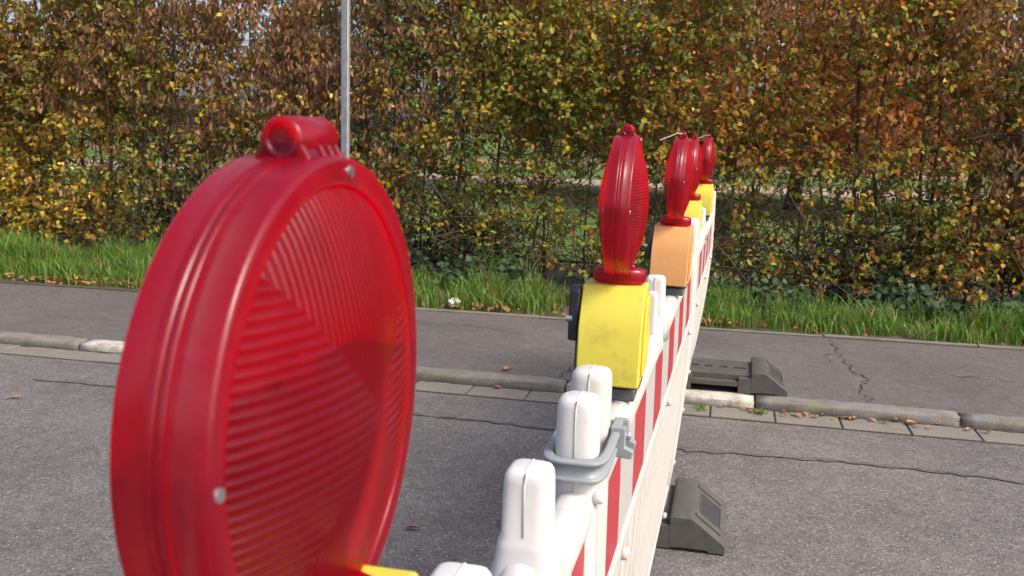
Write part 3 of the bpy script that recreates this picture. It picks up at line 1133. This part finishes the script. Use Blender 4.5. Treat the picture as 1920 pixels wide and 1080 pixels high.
def grass(name, n, xr, yr, hfun, label, dens, seed):
    r = np.random.default_rng(seed)
    x = r.uniform(*xr, n); y = r.uniform(*yr, n) + np.minimum(0, x) * VS
    P = np.stack([x, y, np.full(n, .055)], 1)
    nz = vnoise(seed, (64, 64, 64), P + 50, 2.6) * .6 + vnoise(seed + 1, (64, 64, 64), P + 50, 7) * .4
    k = r.random(n) < dens(x, y, nz)
    P, nz = P[k], nz[k]
    n = len(P)
    h = hfun(P[:, 0], P[:, 1], nz) * r.uniform(.55, 1.15, n)
    a = r.uniform(0, 2 * np.pi, n)
    ld = np.stack([np.cos(a), np.sin(a), np.zeros(n)], 1)
    le = r.uniform(.1, .75, n)
    sd_ = np.stack([-np.sin(a), np.cos(a), np.zeros(n)], 1)
    yaw = r.uniform(-1.2, 1.2, n)
    sd_ = sd_ * np.cos(yaw)[:, None] + ld * np.sin(yaw)[:, None]
    w_ = r.uniform(.0028, .0065, n)
    pts = []
    for t, wv in ((0, 1), (.4, .9), (.75, .6), (1, 0)):
        c_ = P + ld * (h * le * t * t)[:, None] + np.array([0, 0, 1]) * (h * (t - .35 * le * t * t))[:, None]
        if wv:
            pts += [c_ - sd_ * (w_ * wv)[:, None], c_ + sd_ * (w_ * wv)[:, None]]
        else:
            pts.append(c_)
    V = np.stack(pts, 1).reshape(-1, 3)
    f3 = np.array([[0, 1, 3], [0, 3, 2], [2, 3, 5], [2, 5, 4], [4, 5, 6]])
    Fc = (f3[None] + (np.arange(n) * 7)[:, None, None]).reshape(-1, 3)
    pal = np.array([(.11, .235, .028), (.09, .20, .024), (.145, .265, .038), (.075, .16, .022), (.17, .245, .05)])
    col = pal[r.integers(0, 5, n)] * r.uniform(.75, 1.2, n)[:, None]
    dry = r.random(n) < .09
    col[dry] = (.30, .22, .09)
    o = big(name, V, Fc, M_GRASS, np.repeat(col, 7, 0))
    return tag(o, label, 'grass', kind='stuff')


def gd(x, y, nz):
    left = np.clip((-2.2 - x) / 1.0, 0, 1)
    patch = np.clip((nz - .34) * 4, 0, 1)
    front = np.clip((y - 6.90 - np.minimum(0, x) * VS) / .22, .03, 1)
    back = np.where(x > -1.6, np.clip((7.85 - y) / .35, 0, 1), np.clip((8.1 - y) / .3, 0, 1))
    right = np.clip((x + .6) / .6, 0, 1)
    patch = patch * (1 - right) + right * np.clip((nz - .33) * 4, 0.05, .95)
    d = (left * .95 + (1 - left) * patch) * front * back
    hole = np.exp(-(((x + .95) / .28) ** 2 + ((y - 7.0) / .22) ** 2))
    return d * (1 - .9 * hole)


def gh(x, y, nz):
    return (.08 + .21 * np.clip(nz - .2, 0, .7) / .5) * np.clip(.55 + (y - 6.9 - np.minimum(0, x) * VS) * 1.0, .45, 1.2)


grass('verge_grass', 70000, (-10, 5), (6.90, 8.25), gh, 'long bright green grass on the verge below the hedge', gd, 21)

# ivy under the right part of the hedge
r = np.random.default_rng(31)
n = 26000
x = r.uniform(-5.5, 5, n); y = r.uniform(7.35, 9.0, n)
P = np.stack([x, y, np.zeros(n)], 1)
nz = vnoise(33, (64, 64, 64), P + 50, 2.2)
k = r.random(n) < np.clip((nz - .25) * 2.4, 0, 1) * np.clip(np.maximum((x + 3.0) / 1.5, (y - 8.2) / .3), 0, 1) * np.clip((y - 7.35) / .5, 0, 1)
P, nz = P[k], nz[k]
n = len(P)
P[:, 2] = .06 + r.random(n) * (.08 + .24 * nz + .28 * np.clip((P[:, 1] - 8.1) / .4, 0, 1))
pal = np.array([(.028, .055, .022), (.04, .07, .03), (.022, .042, .018), (.06, .09, .045)])
V, Fc, k = leaves(P, r.normal(0, 1, (n, 3)) * [1, 1, .35], r.normal(0, .45, (n, 3)) + [0, -.45, .8], r.uniform(.04, .075, n), r.uniform(.04, .065, n), r.normal(.1, .1, n), r.uniform(0, .3, n))
tag(big('ivy', V, Fc, M_IVY, np.repeat(pal[r.integers(0, 4, n)], k, 0)), 'dark green ivy creeping under the right side of the hedge', 'ivy', kind='stuff')

# small brown leaves strewn at the verge edge
r = np.random.default_rng(41)
n = 4500
x = r.uniform(-9, 5, n); y = 6.93 + np.abs(r.normal(0, .14, n)) + np.minimum(0, x) * VS
nz = vnoise(42, (64, 64, 64), np.stack([x, y, x * 0], 1) + 50, 1.7)
k = r.random(n) < np.clip((nz - .3) * 2.5, .08, 1)
P = np.stack([x, y, .068 + r.random(len(x)) * .03], 1)[k]
n = len(P)
pal = np.array([(.30, .15, .07), (.24, .11, .05), (.36, .20, .10), (.18, .09, .05), (.38, .16, .05)])
V, Fc, k = leaves(P, r.normal(0, 1, (n, 3)) * [1, 1, .25], r.normal(0, .4, (n, 3)) + [0, 0, 1], r.uniform(.03, .06, n), r.uniform(.02, .035, n), r.normal(0, .3, n), r.uniform(0, .8, n))
tag(big('leaf_litter', V, Fc, M_LITTER, np.repeat(pal[r.integers(0, 5, n)], k, 0)), 'small brown dead leaves strewn along the edge of the grass', 'dead leaves', kind='stuff')


# single fallen leaves
def fallen(x, y, z, L, W, rz, col, label, group=None, curl=.25):
    V, Fc, k = leaves(np.zeros((1, 3)), np.array([[1, 0, .05]]), np.array([[0, 0, 1.]]), np.array([L]), np.array([W]), np.array([curl]), np.array([random.uniform(.1, .7)]))
    o = big('fallen_leaf', V, Fc, M_LITTER, np.tile(col, (k, 1)))
    o.location = (x, y, z + .004 + max(curl, 0) * L * .6)
    o.rotation_euler = (random.uniform(-.15, .15), random.uniform(-.1, .1), rz)
    tag(o, label, 'leaf', group)


fallen(-1.03, 3.06, 0, .055, .035, .2, (.17, .11, .085), 'dull brown leaf lying alone on the road beside the nearest lamp', None, .1)
fallen(-3.46, 4.02, 0, .09, .03, .3, (.42, .16, .05), 'orange leaf lying alone on the asphalt at the left edge', None, .05)
fallen(-1.18, 5.20, PZ, .06, .045, 1.0, (.38, .15, .06), 'reddish brown leaf on the pavement left of the yellow lamp case')
fallen(.93, 4.97, .01, .07, .05, .4, (.45, .20, .07), 'light orange leaf, the largest in the gutter on the right')
GL = 'brown leaves collected along the kerb'
pal = [(.30, .14, .06), (.22, .11, .06), (.36, .18, .09), (.16, .08, .05)]
for k in range(46):
    x = random.choice((random.gauss(.42, .22), random.gauss(.42, .22), random.uniform(-.1, 2.4), random.gauss(-1.7, .5)))
    if -1.15 < x < -.15: continue
    fallen(x, 5.0 - abs(random.gauss(0, .035)), .008, random.uniform(.03, .055), random.uniform(.016, .032), random.uniform(0, 6.3), random.choice(pal),
           'small brown leaf lying in the gutter against the kerb', GL, random.uniform(-.05, .35))

# weeds in the gutter joints
r = np.random.default_rng(51)
for j, (wx, wy, lab) in enumerate(((-.075, 4.93, 'small green weed in the gutter joint beside the white kerb stone'), (.22, 4.97, 'small green weed in the gutter joint right of the white kerb stone'))):
    n = 46
    P = np.stack([r.normal(wx, .012, n), r.uniform(wy - .06, wy + .06, n), np.full(n, .004)], 1)
    V, Fc, k = leaves(P, r.normal(0, .6, (n, 3)) + [0, 0, .8], r.normal(0, .5, (n, 3)) + [0, -.5, .6], r.uniform(.02, .045, n), r.uniform(.004, .009, n), r.normal(.2, .2, n), r.uniform(0, .3, n))
    tag(big('weed', V, Fc, M_GRASS, np.repeat(np.array([(.10, .15, .03), (.14, .18, .04)])[r.integers(0, 2, n)], k, 0)), lab, 'weed')

# ------------------------------------------------------------------ trees beyond the hedge


def tree(name, label, loc, H, cr, cz0, pal, nl, seed, lsz=.16, tr=.16, dens=None):
    r = np.random.default_rng(seed)
    random.seed(seed)
    root = tag(empty(name, loc), label, 'tree', 'trees in the park beyond the hedge')
    m = MB()
    pts = [(.1 * math.sin(k), .1 * math.cos(k * 1.3), H * .8 * k / 7) for k in range(8)]
    m.tube(pts, [tr * (1 - .8 * k / 7) for k in range(8)], 9)
    nb = 16
    tips = []
    for b in range(nb):
        t = random.uniform(.18, .95)
        p = Vector(pts[min(int(t * 7), 7)])
        a = random.uniform(0, 6.28)
        d = Vector((math.cos(a), math.sin(a), random.uniform(.2, .8))).normalized()
        ln = cr * random.uniform(.55, .95) * (1.1 - .5 * t)
        bp = [p]
        for q in range(5):
            d = (d + Vector((random.gauss(0, .15), random.gauss(0, .15), random.gauss(0, .1)))).normalized()
            bp.append(bp[-1] + d * ln / 5)
        m.tube(bp, [tr * .35 * (1 - .17 * q) for q in range(6)], 5)
        tips += bp[2:]
    m.obj('trunk', M_BARK, root, smooth=True)
    # crown of leaf clumps
    nc = 170
    u = r.normal(0, 1, (nc, 3)); u /= np.linalg.norm(u, axis=1, keepdims=True)
    rad = r.uniform(.35, 1, nc) ** .5
    cen = u * rad[:, None] * np.array([cr, cr, (H - cz0) / 2]) + np.array([0, 0, (H + cz0) / 2])
    ci = r.integers(0, nc, nl)
    c = cen[ci] + r.normal(0, cr * .13, (nl, 3))
    c = c[c[:, 2] > .85]
    ci = ci[:len(c)]
    nl = len(c)
    col = np.array(pal)[r.integers(0, len(pal), nl)] * r.uniform(.65, 1.25, nl)[:, None]
    V, Fc, k = leaves(c, r.normal(0, 1, (nl, 3)), r.normal(0, .6, (nl, 3)) + [0, -.3, .7], r.uniform(.7, 1.3, nl) * lsz, r.uniform(.6, 1.0, nl) * lsz * .75, r.normal(.1, .2, nl), r.uniform(0, .5, nl))
    tag(big('crown', V, Fc, M_LEAF, np.repeat(col, k, 0), root), kind='stuff')


ORG = [(.36, .12, .025), (.30, .095, .022), (.42, .17, .03), (.24, .08, .025)]
YEL = [(.38, .25, .04), (.30, .20, .04), (.24, .22, .04)]
GRN = [(.05, .085, .025), (.07, .10, .03), (.09, .12, .03)]
DGR = [(.018, .032, .016), (.026, .042, .02), (.035, .05, .024)]
tree('beech_tree', 'copper orange beech tree glowing through the thin right part of the hedge', (1.2, 19.5, .08), 7.5, 3.3, -2.2, ORG, 24000, 61, .17)
tree('beech_tree', 'second orange beech showing through the hedge above the lamps', (-2.6, 22.5, .08), 8.0, 2.7, -1.5, ORG, 16000, 62, .17)
tree('yew_tree', 'dark evergreen tree behind the right end of the hedge', (4.6, 20.5, .08), 6.5, 2.2, .1, DGR, 12000, 63, .13)
tree('maple_tree', 'yellow green tree far across the lawn behind the hedge middle', (-12, 55, .08), 10, 4.5, 2.0, YEL, 8000, 64, .32, .22)
tree('maple_tree', 'green tree far across the lawn behind the street post', (-24, 58, .08), 12, 5, 1.5, GRN, 8000, 65, .34, .24)
tree('maple_tree', 'yellow tree far across the lawn behind the left end of the hedge', (-44, 62, .08), 8, 5, 1.5, YEL, 7000, 66, .34, .24)
tree('maple_tree', 'rust coloured tree far across the lawn right of the lamps', (8, 57, .08), 12, 6, 1.2, ORG, 9000, 67, .34, .24)
